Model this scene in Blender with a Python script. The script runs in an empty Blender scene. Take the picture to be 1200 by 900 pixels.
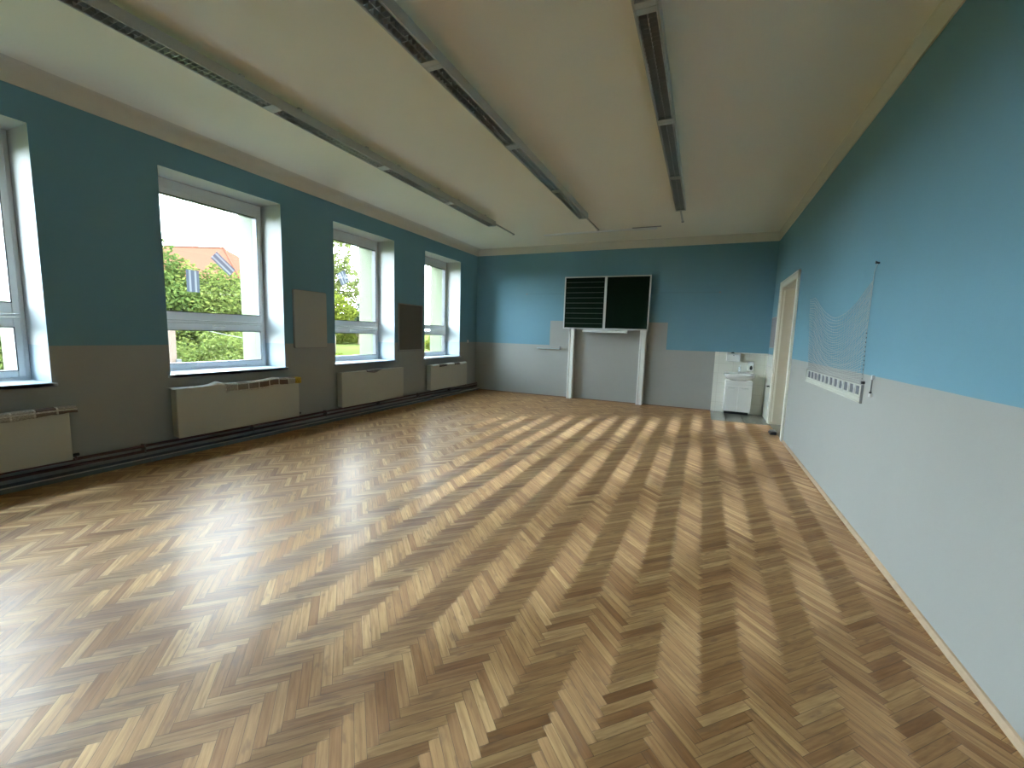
import bpy, bmesh, math, random
from mathutils import Vector, Matrix
random.seed(7)
scene = bpy.context.scene
COL = scene.collection
W, L, HC, HB, CEIL = 6.714, 9.926, 3.4665, 1.262, 3.64
Y0 = -3.2                       # wall behind the camera
WIN = [(-2.06, -0.60), (0.37, 1.83), (2.80, 4.26), (5.185, 6.655), (7.64, 9.09)]
ZS, ZT = 0.92, 3.19             # sill top, head of the window openings

# ------------------------------------------------------------------ materials
def mat(name):
    m = bpy.data.materials.new(name); m.use_nodes = True
    nt = m.node_tree; b = nt.nodes['Principled BSDF']
    return m, nt, b
def N(nt, typ, **kw):
    n = nt.nodes.new(typ)
    for k, v in kw.items():
        if k.startswith('i_'): n.inputs[k[2:]].default_value = v
        elif k.startswith('n_'): n.inputs[int(k[2:])].default_value = v
        else: setattr(n, k, v)
    return n
def math_(nt, op, a, b=None, c=None):
    n = nt.nodes.new('ShaderNodeMath'); n.operation = op
    for i, v in enumerate((a, b, c)):
        if v is None: continue
        if isinstance(v, (int, float)): n.inputs[i].default_value = v
        else: nt.links.new(v, n.inputs[i])
    return n.outputs[0]
def mixc(nt, fac, a, b):
    n = nt.nodes.new('ShaderNodeMix'); n.data_type = 'RGBA'
    for s, v in ((n.inputs[0], fac), (n.inputs[6], a), (n.inputs[7], b)):
        if isinstance(v, (int, float)): s.default_value = v
        elif isinstance(v, tuple): s.default_value = (*v, 1) if len(v) == 3 else v
        else: nt.links.new(v, s)
    return n.outputs[2]
def geo(nt):
    g = nt.nodes.new('ShaderNodeNewGeometry'); s = nt.nodes.new('ShaderNodeSeparateXYZ')
    nt.links.new(g.outputs['Position'], s.inputs[0]); return g, s
def plain(name, col, rough=0.5, metal=0.0, noise=0.06, scale=8.0, bump=0.0, bscale=120.0, spec=0.5):
    m, nt, b = mat(name)
    tc = N(nt, 'ShaderNodeTexCoord')
    nz = N(nt, 'ShaderNodeTexNoise', i_Scale=scale, i_Detail=4.0); nt.links.new(tc.outputs['Object'], nz.inputs['Vector'])
    lo = tuple(c * (1 - noise) for c in col); hi = tuple(min(1, c * (1 + noise)) for c in col)
    nt.links.new(mixc(nt, nz.outputs[0], lo, hi), b.inputs['Base Color'])
    b.inputs['Roughness'].default_value = rough; b.inputs['Metallic'].default_value = metal
    b.inputs['Specular IOR Level'].default_value = spec
    if bump:
        n2 = N(nt, 'ShaderNodeTexNoise', i_Scale=bscale, i_Detail=3.0); nt.links.new(tc.outputs['Object'], n2.inputs['Vector'])
        bp = N(nt, 'ShaderNodeBump', i_Strength=bump, i_Distance=0.003)
        nt.links.new(n2.outputs[0], bp.inputs['Height']); nt.links.new(bp.outputs[0], b.inputs['Normal'])
    return m

BLUE = (0.170, 0.338, 0.42); GREY = (0.365, 0.365, 0.335); CREAM = (0.60, 0.56, 0.45)
def plaster(name, kind):
    """painted plaster: blue above, light grey dado below, cream band under the ceiling"""
    m, nt, b = mat(name)
    g, s = geo(nt)
    x, y, z = s.outputs
    nz = N(nt, 'ShaderNodeTexNoise', i_Scale=1.3, i_Detail=5.0); nt.links.new(g.outputs['Position'], nz.inputs['Vector'])
    wob = math_(nt, 'MULTIPLY', math_(nt, 'SUBTRACT', nz.outputs[0], 0.5), 0.012)
    zz = math_(nt, 'ADD', z, wob)
    above = math_(nt, 'GREATER_THAN', zz, HB)
    if kind == 'back':
        inx = math_(nt, 'MULTIPLY', math_(nt, 'GREATER_THAN', x, 2.06), math_(nt, 'LESS_THAN', x, 4.766))
        blk = math_(nt, 'MULTIPLY', inx, math_(nt, 'LESS_THAN', z, 1.85))
        above = math_(nt, 'MULTIPLY', above, math_(nt, 'SUBTRACT', 1.0, blk))
    v = math_(nt, 'ADD', math_(nt, 'MULTIPLY', nz.outputs[0], 0.10), 0.95)
    col = mixc(nt, above, GREY, BLUE)
    col = mixc(nt, math_(nt, 'GREATER_THAN', z, HC), col, CREAM)
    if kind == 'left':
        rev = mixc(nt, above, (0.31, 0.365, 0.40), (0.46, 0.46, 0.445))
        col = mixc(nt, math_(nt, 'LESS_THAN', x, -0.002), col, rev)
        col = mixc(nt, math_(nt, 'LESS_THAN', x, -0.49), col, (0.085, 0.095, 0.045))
    mul = N(nt, 'ShaderNodeMix', data_type='RGBA', blend_type='MULTIPLY'); mul.inputs[0].default_value = 1
    nt.links.new(col, mul.inputs[6])
    cb = N(nt, 'ShaderNodeCombineColor')
    for i in range(3): nt.links.new(v, cb.inputs[i])
    nt.links.new(cb.outputs[0], mul.inputs[7])
    nt.links.new(mul.outputs[2], b.inputs['Base Color'])
    b.inputs['Roughness'].default_value = 0.62; b.inputs['Specular IOR Level'].default_value = 0.3
    n2 = N(nt, 'ShaderNodeTexNoise', i_Scale=160.0, i_Detail=2.0); nt.links.new(g.outputs['Position'], n2.inputs['Vector'])
    bp = N(nt, 'ShaderNodeBump', i_Strength=0.25, i_Distance=0.002)
    nt.links.new(n2.outputs[0], bp.inputs['Height']); nt.links.new(bp.outputs[0], b.inputs['Normal'])
    return m

def parquet():
    m, nt, b = mat('oak_herringbone')
    at = N(nt, 'ShaderNodeAttribute', attribute_name='slat'); sp = N(nt, 'ShaderNodeSeparateColor'); nt.links.new(at.outputs['Color'], sp.inputs[0])
    r1, r2, r3 = sp.outputs
    uv = N(nt, 'ShaderNodeUVMap', uv_map='UVMap'); us = N(nt, 'ShaderNodeSeparateXYZ'); nt.links.new(uv.outputs[0], us.inputs[0])
    u, v = us.outputs[0], us.outputs[1]
    cv = N(nt, 'ShaderNodeCombineXYZ')
    nt.links.new(math_(nt, 'ADD', math_(nt, 'MULTIPLY', u, 5.0), math_(nt, 'MULTIPLY', r1, 57.0)), cv.inputs[0])
    nt.links.new(math_(nt, 'ADD', math_(nt, 'MULTIPLY', v, 70.0), math_(nt, 'MULTIPLY', r2, 91.0)), cv.inputs[1])
    nt.links.new(math_(nt, 'MULTIPLY', r3, 31.0), cv.inputs[2])
    g1 = N(nt, 'ShaderNodeTexNoise', i_Scale=1.0, i_Detail=4.0, i_Roughness=0.6); nt.links.new(cv.outputs[0], g1.inputs['Vector'])
    cv2 = N(nt, 'ShaderNodeCombineXYZ')
    nt.links.new(math_(nt, 'ADD', math_(nt, 'MULTIPLY', u, 9.0), math_(nt, 'MULTIPLY', r2, 77.0)), cv2.inputs[0])
    nt.links.new(math_(nt, 'ADD', math_(nt, 'MULTIPLY', v, 26.0), math_(nt, 'MULTIPLY', r1, 43.0)), cv2.inputs[1])
    g2 = N(nt, 'ShaderNodeTexNoise', i_Scale=1.0, i_Detail=2.0); nt.links.new(cv2.outputs[0], g2.inputs['Vector'])
    ramp = N(nt, 'ShaderNodeValToRGB'); e = ramp.color_ramp.elements
    e[0].position = 0.0; e[0].color = (0.24, 0.103, 0.034, 1)
    e[1].position = 1.0; e[1].color = (0.53, 0.325, 0.145, 1)
    for p, c in ((0.10, (0.315, 0.148, 0.053, 1)), (0.35, (0.375, 0.198, 0.078, 1)), (0.75, (0.425, 0.24, 0.098, 1))):
        q = e.new(p); q.color = c
    nt.links.new(r1, ramp.inputs[0])
    gr = N(nt, 'ShaderNodeValToRGB'); e = gr.color_ramp.elements
    e[0].position = 0.34; e[0].color = (0.68, 0.58, 0.5, 1); e[1].position = 0.62; e[1].color = (1.08, 1.08, 1.06, 1)
    nt.links.new(g1.outputs[0], gr.inputs[0])
    mu = N(nt, 'ShaderNodeMix', data_type='RGBA', blend_type='MULTIPLY'); mu.inputs[0].default_value = 0.85
    nt.links.new(ramp.outputs[0], mu.inputs[6]); nt.links.new(gr.outputs[0], mu.inputs[7])
    # dark heartwood streaks on some slats
    st = N(nt, 'ShaderNodeMapRange'); st.inputs['From Min'].default_value = 0.57; st.inputs['From Max'].default_value = 0.68
    nt.links.new(g2.outputs[0], st.inputs['Value'])
    f = math_(nt, 'MULTIPLY', st.outputs[0], math_(nt, 'GREATER_THAN', r3, 0.35))
    col = mixc(nt, math_(nt, 'MULTIPLY', f, 0.6), mu.outputs[2], (0.20, 0.095, 0.045))
    # joints between slats
    SL, SW = 0.2546, 0.0424
    d = math_(nt, 'MINIMUM', math_(nt, 'MINIMUM', v, math_(nt, 'SUBTRACT', SW, v)), math_(nt, 'MINIMUM', u, math_(nt, 'SUBTRACT', SL, u)))
    gap = math_(nt, 'LESS_THAN', d, 0.0010)
    col = mixc(nt, math_(nt, 'MULTIPLY', gap, 0.7), col, (0.06, 0.035, 0.02))
    nt.links.new(col, b.inputs['Base Color'])
    tg = N(nt, 'ShaderNodeTangent', direction_type='UV_MAP', uv_map='UVMap'); nt.links.new(tg.outputs[0], b.inputs['Tangent'])
    b.inputs['Roughness'].default_value = 0.5
    b.inputs['Anisotropic'].default_value = 0.5
    b.inputs['Anisotropic Rotation'].default_value = 0.0
    b.inputs['Specular IOR Level'].default_value = 0.26
    b.inputs['Coat Weight'].default_value = 0.15
    b.inputs['Coat Roughness'].default_value = 0.24
    b.inputs['Coat IOR'].default_value = 1.5
    h = math_(nt, 'ADD', math_(nt, 'MULTIPLY', g1.outputs[0], 0.15), math_(nt, 'MULTIPLY', gap, -1.0))
    bp = N(nt, 'ShaderNodeBump', i_Strength=0.25, i_Distance=0.0008)
    # no two slats lie perfectly level
    tv = N(nt, 'ShaderNodeCombineXYZ'); tv.inputs[2].default_value = 1.0
    nt.links.new(math_(nt, 'MULTIPLY', math_(nt, 'SUBTRACT', r2, 0.5), 0.035), tv.inputs[0]); nt.links.new(math_(nt, 'MULTIPLY', math_(nt, 'SUBTRACT', r3, 0.5), 0.035), tv.inputs[1])
    tn = N(nt, 'ShaderNodeVectorMath', operation='NORMALIZE'); nt.links.new(tv.outputs[0], tn.inputs[0]); nt.links.new(tn.outputs[0], bp.inputs['Normal'])
    nt.links.new(h, bp.inputs['Height']); nt.links.new(bp.outputs[0], b.inputs['Normal']); nt.links.new(bp.outputs[0], b.inputs['Coat Normal'])
    # sheen of the wood fibres themselves: a wide highlight across the grain, tinted by the wood
    an = N(nt, 'ShaderNodeBsdfAnisotropic'); an.inputs['Roughness'].default_value = 0.66; an.inputs['Anisotropy'].default_value = 0.9; an.inputs['Rotation'].default_value = 0.0
    bright = N(nt, 'ShaderNodeMix', data_type='RGBA', blend_type='MULTIPLY'); bright.inputs[0].default_value = 1
    nt.links.new(col, bright.inputs[6]); bright.inputs[7].default_value = (2.3, 2.3, 2.3, 1)
    nt.links.new(mixc(nt, 0.45, bright.outputs[2], (0.95, 0.70, 0.46)), an.inputs['Color'])
    nt.links.new(tg.outputs[0], an.inputs['Tangent']); nt.links.new(bp.outputs[0], an.inputs['Normal'])
    mx = N(nt, 'ShaderNodeMixShader'); mx.inputs[0].default_value = 0.145
    nt.links.new(b.outputs[0], mx.inputs[1]); nt.links.new(an.outputs[0], mx.inputs[2])
    nt.links.new(mx.outputs[0], nt.nodes['Material Output'].inputs[0])
    return m

def glass_mat():
    m = bpy.data.materials.new('window_glass'); m.use_nodes = True; nt = m.node_tree
    nt.nodes.clear()
    o = N(nt, 'ShaderNodeOutputMaterial'); t = N(nt, 'ShaderNodeBsdfTransparent'); g = N(nt, 'ShaderNodeBsdfGlossy')
    t.inputs[0].default_value = (0.95, 0.97, 0.96, 1); g.inputs['Roughness'].default_value = 0.01
    lw = N(nt, 'ShaderNodeLayerWeight', i_Blend=0.5); mx = N(nt, 'ShaderNodeMixShader')
    fr = math_(nt, 'ADD', math_(nt, 'MULTIPLY', math_(nt, 'POWER', lw.outputs['Facing'], 5.0), 0.9), 0.04)
    nt.links.new(fr, mx.inputs[0]); nt.links.new(t.outputs[0], mx.inputs[1]); nt.links.new(g.outputs[0], mx.inputs[2])
    nt.links.new(mx.outputs[0], o.inputs[0]); return m

def patch_mat():
    """pale translucent film with two lighter bars on a pane (uses the film's own coordinates)"""
    m = bpy.data.materials.new('pane_patch'); m.use_nodes = True; nt = m.node_tree
    b = nt.nodes['Principled BSDF']; o = nt.nodes['Material Output']
    tc = N(nt, 'ShaderNodeTexCoord'); s = N(nt, 'ShaderNodeSeparateXYZ'); nt.links.new(tc.outputs['Object'], s.inputs[0])
    y = s.outputs[1]
    bar = math_(nt, 'LESS_THAN', math_(nt, 'ABSOLUTE', math_(nt, 'SUBTRACT', math_(nt, 'ABSOLUTE', y), 0.032)), 0.012)
    nt.links.new(mixc(nt, bar, (0.25, 0.28, 0.36), (0.8, 0.8, 0.85)), b.inputs['Base Color'])
    t = N(nt, 'ShaderNodeBsdfTransparent'); tr = N(nt, 'ShaderNodeBsdfTranslucent'); mx = N(nt, 'ShaderNodeMixShader'); m2 = N(nt, 'ShaderNodeMixShader')
    nt.links.new(mixc(nt, bar, (0.07, 0.075, 0.095), (0.16, 0.16, 0.17)), tr.inputs[0])
    m2.inputs[0].default_value = 0.75
    nt.links.new(b.outputs[0], m2.inputs[1]); nt.links.new(tr.outputs[0], m2.inputs[2])
    mx.inputs[0].default_value = 0.72; b.inputs['Specular IOR Level'].default_value = 0.1
    nt.links.new(t.outputs[0], mx.inputs[1]); nt.links.new(m2.outputs[0], mx.inputs[2]); nt.links.new(mx.outputs[0], o.inputs[0])
    return m

def paper_mat(name, seed, endcol=None):
    """newsprint: pale page, grey text columns, picture blocks. UV in metres along the radiator"""
    m, nt, b = mat(name)
    uv = N(nt, 'ShaderNodeUVMap', uv_map='UVMap')
    br = N(nt, 'ShaderNodeTexBrick', offset=0.0)
    for k, v in (('Scale', 1.0), ('Mortar Size', 0.007), ('Brick Width', 0.145), ('Row Height', 0.085), ('Bias', -0.2)): br.inputs[k].default_value = v
    br.inputs['Color1'].default_value = (0.16, 0.10, 0.075, 1); br.inputs['Color2'].default_value = (0.60, 0.55, 0.44, 1); br.inputs['Mortar'].default_value = (0.70, 0.66, 0.56, 1)
    ad = N(nt, 'ShaderNodeVectorMath', operation='ADD'); ad.inputs[1].default_value = (seed, seed * 0.37, 0)
    nt.links.new(uv.outputs[0], ad.inputs[0]); nt.links.new(ad.outputs[0], br.inputs['Vector'])
    mp = N(nt, 'ShaderNodeMapping'); mp.inputs['Scale'].default_value = (60, 190, 1); nt.links.new(ad.outputs[0], mp.inputs[0])
    nz = N(nt, 'ShaderNodeTexNoise', i_Scale=1.0, i_Detail=1.0); nt.links.new(mp.outputs[0], nz.inputs['Vector'])
    tx = math_(nt, 'GREATER_THAN', nz.outputs[0], 0.5)
    col = mixc(nt, math_(nt, 'MULTIPLY', tx, 0.42), br.outputs[0], (0.10, 0.09, 0.08))
    if endcol:
        s = N(nt, 'ShaderNodeSeparateXYZ'); nt.links.new(uv.outputs[0], s.inputs[0])
        e = math_(nt, 'GREATER_THAN', s.outputs[0], endcol)
        yl = mixc(nt, math_(nt, 'MULTIPLY', tx, 0.6), (0.62, 0.42, 0.03), (0.10, 0.08, 0.02))
        col = mixc(nt, e, col, yl)
    nt.links.new(col, b.inputs['Base Color']); b.inputs['Roughness'].default_value = 0.85
    return m

def leaf_mat(name, c1, c2, trans=0.35):
    m = bpy.data.materials.new(name); m.use_nodes = True; nt = m.node_tree
    b = nt.nodes['Principled BSDF']; o = nt.nodes['Material Output']
    g = N(nt, 'ShaderNodeNewGeometry')
    nz = N(nt, 'ShaderNodeTexNoise', i_Scale=1.1, i_Detail=3.0); nt.links.new(g.outputs['Position'], nz.inputs['Vector'])
    fac = math_(nt, 'ADD', math_(nt, 'MULTIPLY', g.outputs['Random Per Island'], 0.6), math_(nt, 'MULTIPLY', nz.outputs[0], 0.4))
    c = mixc(nt, fac, c1, c2); b.inputs['Specular IOR Level'].default_value = 0.0
    nt.links.new(c, b.inputs['Base Color']); b.inputs['Roughness'].default_value = 0.6
    t = N(nt, 'ShaderNodeBsdfTranslucent'); nt.links.new(c, t.inputs[0])
    mx = N(nt, 'ShaderNodeMixShader'); mx.inputs[0].default_value = trans
    nt.links.new(b.outputs[0], mx.inputs[1]); nt.links.new(t.outputs[0], mx.inputs[2]); nt.links.new(mx.outputs[0], o.inputs[0])
    return m

def tile_mat(name, ax, bw, rh, col, mort):
    m, nt, b = mat(name)
    g, s = geo(nt); c = N(nt, 'ShaderNodeCombineXYZ')
    nt.links.new(s.outputs[ax[0]], c.inputs[0]); nt.links.new(s.outputs[ax[1]], c.inputs[1])
    br = N(nt, 'ShaderNodeTexBrick', offset=0.0)
    for k, v in (('Scale', 1.0), ('Mortar Size', 0.0025), ('Brick Width', bw), ('Row Height', rh), ('Bias', 0.0)): br.inputs[k].default_value = v
    br.inputs['Color1'].default_value = (*col, 1); br.inputs['Color2'].default_value = (*[q * 0.95 for q in col], 1); br.inputs['Mortar'].default_value = (*mort, 1)
    nt.links.new(c.outputs[0], br.inputs['Vector']); nt.links.new(br.outputs[0], b.inputs['Base Color'])
    b.inputs['Roughness'].default_value = 0.22
    return m

def ripple(name, c1, c2, ax, scale):
    m, nt, b = mat(name)
    g = N(nt, 'ShaderNodeNewGeometry')
    w = N(nt, 'ShaderNodeTexWave', bands_direction=ax, i_Scale=scale, i_Distortion=0.6, i_Detail=2.0)
    nt.links.new(g.outputs['Position'], w.inputs['Vector']); nt.links.new(mixc(nt, w.outputs[0], c1, c2), b.inputs['Base Color'])
    b.inputs['Roughness'].default_value = 0.8; return m

def matte(m):
    m.node_tree.nodes['Principled BSDF'].inputs['Specular IOR Level'].default_value = 0.0; return m
M = dict(
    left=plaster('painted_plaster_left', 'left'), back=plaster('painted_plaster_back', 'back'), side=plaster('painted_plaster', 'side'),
    ceil=plain('ceiling_plaster', (0.88, 0.84, 0.72), 0.9, bump=0.25, noise=0.03, scale=0.8, bscale=90),
    cornice=plain('cornice_plaster', (0.70, 0.66, 0.56), 0.9, bump=0.15, noise=0.03),
    floor=parquet(), glass=glass_mat(), film=patch_mat(),
    pvc=plain('white_upvc', (0.72, 0.73, 0.74), 0.35, noise=0.02), gasket=plain('dark_rubber', (0.05, 0.05, 0.055), 0.5),
    sill=plain('sill_white', (0.50, 0.55, 0.60), 0.3, noise=0.02),
    rad=plain('radiator_enamel', (0.52, 0.50, 0.41), 0.38, noise=0.02), grille=plain('radiator_grille', (0.5, 0.48, 0.42), 0.4),
    pipe=plain('oxide_red_pipe_paint', (0.10, 0.035, 0.028), 0.4, noise=0.2), bracket=plain('pipe_clip', (0.16, 0.14, 0.13), 0.4, metal=0.5),
    plinth=plain('grey_plinth', (0.12, 0.13, 0.13), 0.5, noise=0.1, scale=3), edge_light=plain('edge_highlight_pale', (0.55, 0.50, 0.43), 0.5),
    skirt=plain('wood_beading', (0.50, 0.36, 0.23), 0.45, noise=0.2, scale=20), brownline=plain('brown_beading', (0.22, 0.12, 0.07), 0.5),
    board=plain('chalkboard_green', (0.0015, 0.010, 0.004), 0.45, noise=0.25, scale=2.5, spec=0.10), line=plain('board_ruling', (0.10, 0.12, 0.105), 0.6),
    alu=plain('satin_aluminium', (0.62, 0.62, 0.60), 0.38, metal=0.35, noise=0.03), post=plain('post_white', (0.84, 0.84, 0.80), 0.45, noise=0.03),
    dark=plain('dark_plastic', (0.02, 0.02, 0.022), 0.4), chrome=plain('chrome', (0.75, 0.76, 0.78), 0.12, metal=1.0, noise=0.0),
    steel=plain('grey_steel', (0.28, 0.28, 0.29), 0.4, metal=0.6),
    ceramic=plain('white_ceramic', (0.84, 0.84, 0.82), 0.08, noise=0.0), cabinet=plain('cabinet_white', (0.80, 0.79, 0.76), 0.3, noise=0.01),
    plastic=plain('white_plastic', (0.80, 0.80, 0.78), 0.3, noise=0.01),
    wb=plain('off_white_board', (0.43, 0.42, 0.365), 0.35, noise=0.02), cork=plain('dark_felt', (0.13, 0.12, 0.105), 0.9, noise=0.15, scale=60),
    corkf=plain('board_frame_grey', (0.28, 0.27, 0.26), 0.5), pin=plain('pinboard_grey_felt', (0.30, 0.275, 0.28), 0.9, noise=0.1, scale=60),
    casing=plain('cream_gloss_paint', (0.80, 0.765, 0.66), 0.3, noise=0.02), jamb=plain('cream_jamb', (0.62, 0.56, 0.44), 0.4, noise=0.04, scale=2),
    tilew=tile_mat('wall_tiles_back', (0, 2), 0.2775, 0.205, (0.78, 0.77, 0.69), (0.60, 0.58, 0.51)),
    tiler=tile_mat('wall_tiles_side', (1, 2), 0.2775, 0.205, (0.78, 0.77, 0.70), (0.60, 0.58, 0.51)),
    tilef=tile_mat('floor_tiles', (0, 1), 0.30, 0.30, (0.30, 0.29, 0.24), (0.16, 0.155, 0.13)),
    lum=plain('luminaire_white', (0.46, 0.475, 0.44), 0.4, noise=0.02), louvre=plain('louvre_aluminium', (0.60, 0.60, 0.57), 0.3, metal=0.75, noise=0.02),
    lumin=plain('luminaire_inside', (0.55, 0.55, 0.52), 0.3, metal=0.3), tube=plain('fluorescent_tube', (0.75, 0.76, 0.74), 0.2, noise=0.0),
    string=plain('pale_twine', (0.50, 0.50, 0.47), 0.8), cord=plain('dark_cord', (0.14, 0.14, 0.14), 0.7), strip=plain('cream_holder', (0.56, 0.56, 0.48), 0.4),
    card=plain('white_card', (0.62, 0.62, 0.60), 0.7), slot=plain('grey_slot', (0.12, 0.13, 0.15), 0.6),
    paper1=paper_mat('newsprint_a', 3.1), paper2=paper_mat('newsprint_b', 7.45, None), papery=paper_mat('newsprint_yellow_end', 1.3, 0.99),
    paperc=plain('torn_white_paper', (0.74, 0.72, 0.67), 0.85, noise=0.2, scale=25), paperd=plain('torn_printed_paper', (0.16, 0.13, 0.12), 0.85, noise=0.5, scale=30),
    grass=plain('lawn', (0.034, 0.040, 0.011), 0.95, noise=0.45, scale=0.35, spec=0), bark=plain('bark', (0.10, 0.075, 0.05), 0.9, noise=0.3, scale=12),
    pillar=plain('pinkish_render', (0.07, 0.052, 0.042), 0.85, noise=0.15, scale=5, spec=0), white=plain('white_stone', (0.05, 0.05, 0.05), 0.8, spec=0),
    roof=matte(ripple('red_roof_tiles', (0.036, 0.014, 0.009), (0.062, 0.028, 0.018), 'Z', 4.0)), hwall=plain('house_render', (0.04, 0.036, 0.028), 0.9, spec=0),
    hglass=plain('house_window', (0.04, 0.05, 0.06), 0.1), asph=plain('cable_grey', (0.06, 0.06, 0.06), 0.6),
    leafA=leaf_mat('leaf_yellow_green', (0.018, 0.032, 0.008), (0.080, 0.088, 0.022)), leafB=leaf_mat('leaf_mid_green', (0.013, 0.026, 0.007), (0.050, 0.063, 0.016)),
    leafC=leaf_mat('leaf_birch', (0.045, 0.055, 0.016), (0.09, 0.096, 0.033), 0.45), leafD=leaf_mat('leaf_blue_green', (0.010, 0.018, 0.010), (0.025, 0.032, 0.018)),
    leafE=leaf_mat('leaf_bright_yellow', (0.034, 0.046, 0.006), (0.070, 0.072, 0.012)),
)

# ------------------------------------------------------------------ mesh helpers
ORG = {}      # world origin of every parent, so that parts are stored in their thing's own coordinates
class MB:
    def __init__(s): s.v = []; s.f = []; s.m = []; s.sm = []
    def add(s, vs, fs, mi=0, smooth=False):
        o = len(s.v); s.v += [tuple(map(float, p)) for p in vs]
        for f in fs: s.f.append([o + i for i in f]); s.m.append(mi); s.sm.append(smooth)
        return s
    def box(s, x0, x1, y0, y1, z0, z1, mi=0):
        vs = [(x, y, z) for z in (z0, z1) for y in (y0, y1) for x in (x0, x1)]
        return s.add(vs, [(0, 2, 3, 1), (4, 5, 7, 6), (0, 1, 5, 4), (2, 6, 7, 3), (0, 4, 6, 2), (1, 3, 7, 5)], mi)
    def prism(s, pts, a, b, axis='y', mi=0, smooth=False):
        n = len(pts)
        def P(p, t): return {'y': (p[0], t, p[1]), 'x': (t, p[0], p[1]), 'z': (p[0], p[1], t)}[axis]
        vs = [P(p, a) for p in pts] + [P(p, b) for p in pts]
        s.add(vs, [(i, (i + 1) % n, n + (i + 1) % n, n + i) for i in range(n)], mi, smooth)
        o = len(s.v) - 2 * n
        s.f.append([o + i for i in range(n)][::-1]); s.m.append(mi); s.sm.append(False)
        s.f.append([o + n + i for i in range(n)]); s.m.append(mi); s.sm.append(False)
        return s
    def tube(s, pts, r, seg=8, mi=0, cap=True):
        pts = [Vector(p) for p in pts]; n = len(pts); rings = []
        for i, p in enumerate(pts):
            d = (pts[min(i + 1, n - 1)] - pts[max(i - 1, 0)]).normalized()
            a = d.cross(Vector((0, 0, 1)) if abs(d.z) < 0.9 else Vector((1, 0, 0))).normalized(); b = d.cross(a)
            rr = r[i] if isinstance(r, (list, tuple)) else r
            rings.append([p + a * (rr * math.cos(t)) + b * (rr * math.sin(t)) for t in [2 * math.pi * k / seg for k in range(seg)]])
        vs = [q for ring in rings for q in ring]; fs = []
        for i in range(n - 1):
            for k in range(seg):
                fs.append((i * seg + k, i * seg + (k + 1) % seg, (i + 1) * seg + (k + 1) % seg, (i + 1) * seg + k))
        if cap: fs += [tuple(range(seg))[::-1], tuple((n - 1) * seg + k for k in range(seg))]
        return s.add(vs, fs, mi, True)
    def build(s, name, mats, parent=None, bevel=0.0, uv=None):
        ox, oy, oz = ORG[parent.name] if parent is not None else (0, 0, 0)
        me = bpy.data.meshes.new(name); me.from_pydata([(p[0] - ox, p[1] - oy, p[2] - oz) for p in s.v], [], s.f)
        for m_ in (mats if isinstance(mats, (list, tuple)) else [mats]): me.materials.append(m_)
        for p, mi, sm in zip(me.polygons, s.m, s.sm): p.material_index = mi; p.use_smooth = sm
        me.update()
        bm = bmesh.new(); bm.from_mesh(me); bmesh.ops.recalc_face_normals(bm, faces=bm.faces); bm.to_mesh(me); bm.free()
        o = bpy.data.objects.new(name, me); COL.objects.link(o)
        ORG[o.name] = (ox, oy, oz)
        if parent is not None: o.parent = parent
        if bevel:
            b = o.modifiers.new('bevel', 'BEVEL'); b.width = bevel; b.segments = 2; b.limit_method = 'ANGLE'; b.angle_limit = math.radians(40)
        return o
def struct(o): o['kind'] = 'structure'; return o
def tag(o, label, cat, group=None, kind=None):
    o['label'] = label; o['category'] = cat
    if group: o['group'] = group
    if kind: o['kind'] = kind
    return o
def empty(name, loc=(0, 0, 0)):
    o = bpy.data.objects.new(name, None); o.empty_display_size = 0.1; o.location = loc; COL.objects.link(o)
    ORG[o.name] = tuple(loc); return o
def copy_tree(src, dx, label):
    """copy a thing with its parts and their sub-parts"""
    r = src.copy(); COL.objects.link(r); r.location = Vector(src.location) + Vector(dx); r['label'] = label
    for ch in list(src.children):
        c = ch.copy(); COL.objects.link(c); c.parent = r
        for g in list(ch.children):
            d = g.copy(); COL.objects.link(d); d.parent = c
    return r

# ------------------------------------------------------------------ room shell
# left wall: piers, breast walls and heads around the five window openings
mb = MB(); XO = -0.84
ys = [Y0 - 0.3] + [q for w in WIN for q in w] + [L + 0.3]
for i in range(0, len(ys), 2): mb.box(XO, 0, ys[i], ys[i + 1], -0.2, CEIL)
for a, b in WIN:
    mb.box(XO, 0, a, b, -0.2, ZS - 0.035); mb.box(XO, 0, a, b, ZT, CEIL)
    # outer leaf narrows the opening a little at each side and at the head
    mb.box(XO, -0.482, a, a + 0.05, ZS - 0.035, ZT); mb.box(XO, -0.482, b - 0.05, b, ZS - 0.035, ZT); mb.box(XO, -0.482, a, b, ZT - 0.05, ZT)
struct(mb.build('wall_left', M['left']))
struct(MB().box(0, W + 0.6, L, L + 0.3, -0.2, CEIL).build('wall_back', M['back']))
struct(MB().box(0, W + 0.6, Y0 - 0.3, Y0, -0.2, CEIL).build('wall_front', M['side']))
DY0, DY1, DZ = 7.60, 8.95, 2.46
mb = MB().box(W, W + 0.6, Y0, DY0, -0.2, CEIL).box(W, W + 0.6, DY1, L, -0.2, CEIL).box(W, W + 0.6, DY0, DY1, DZ, CEIL)
struct(mb.build('wall_right', M['side']))
struct(MB().box(XO, W + 0.6, Y0 - 0.3, L + 0.3, CEIL, CEIL + 0.3).build('ceiling', M['ceil']))

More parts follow.
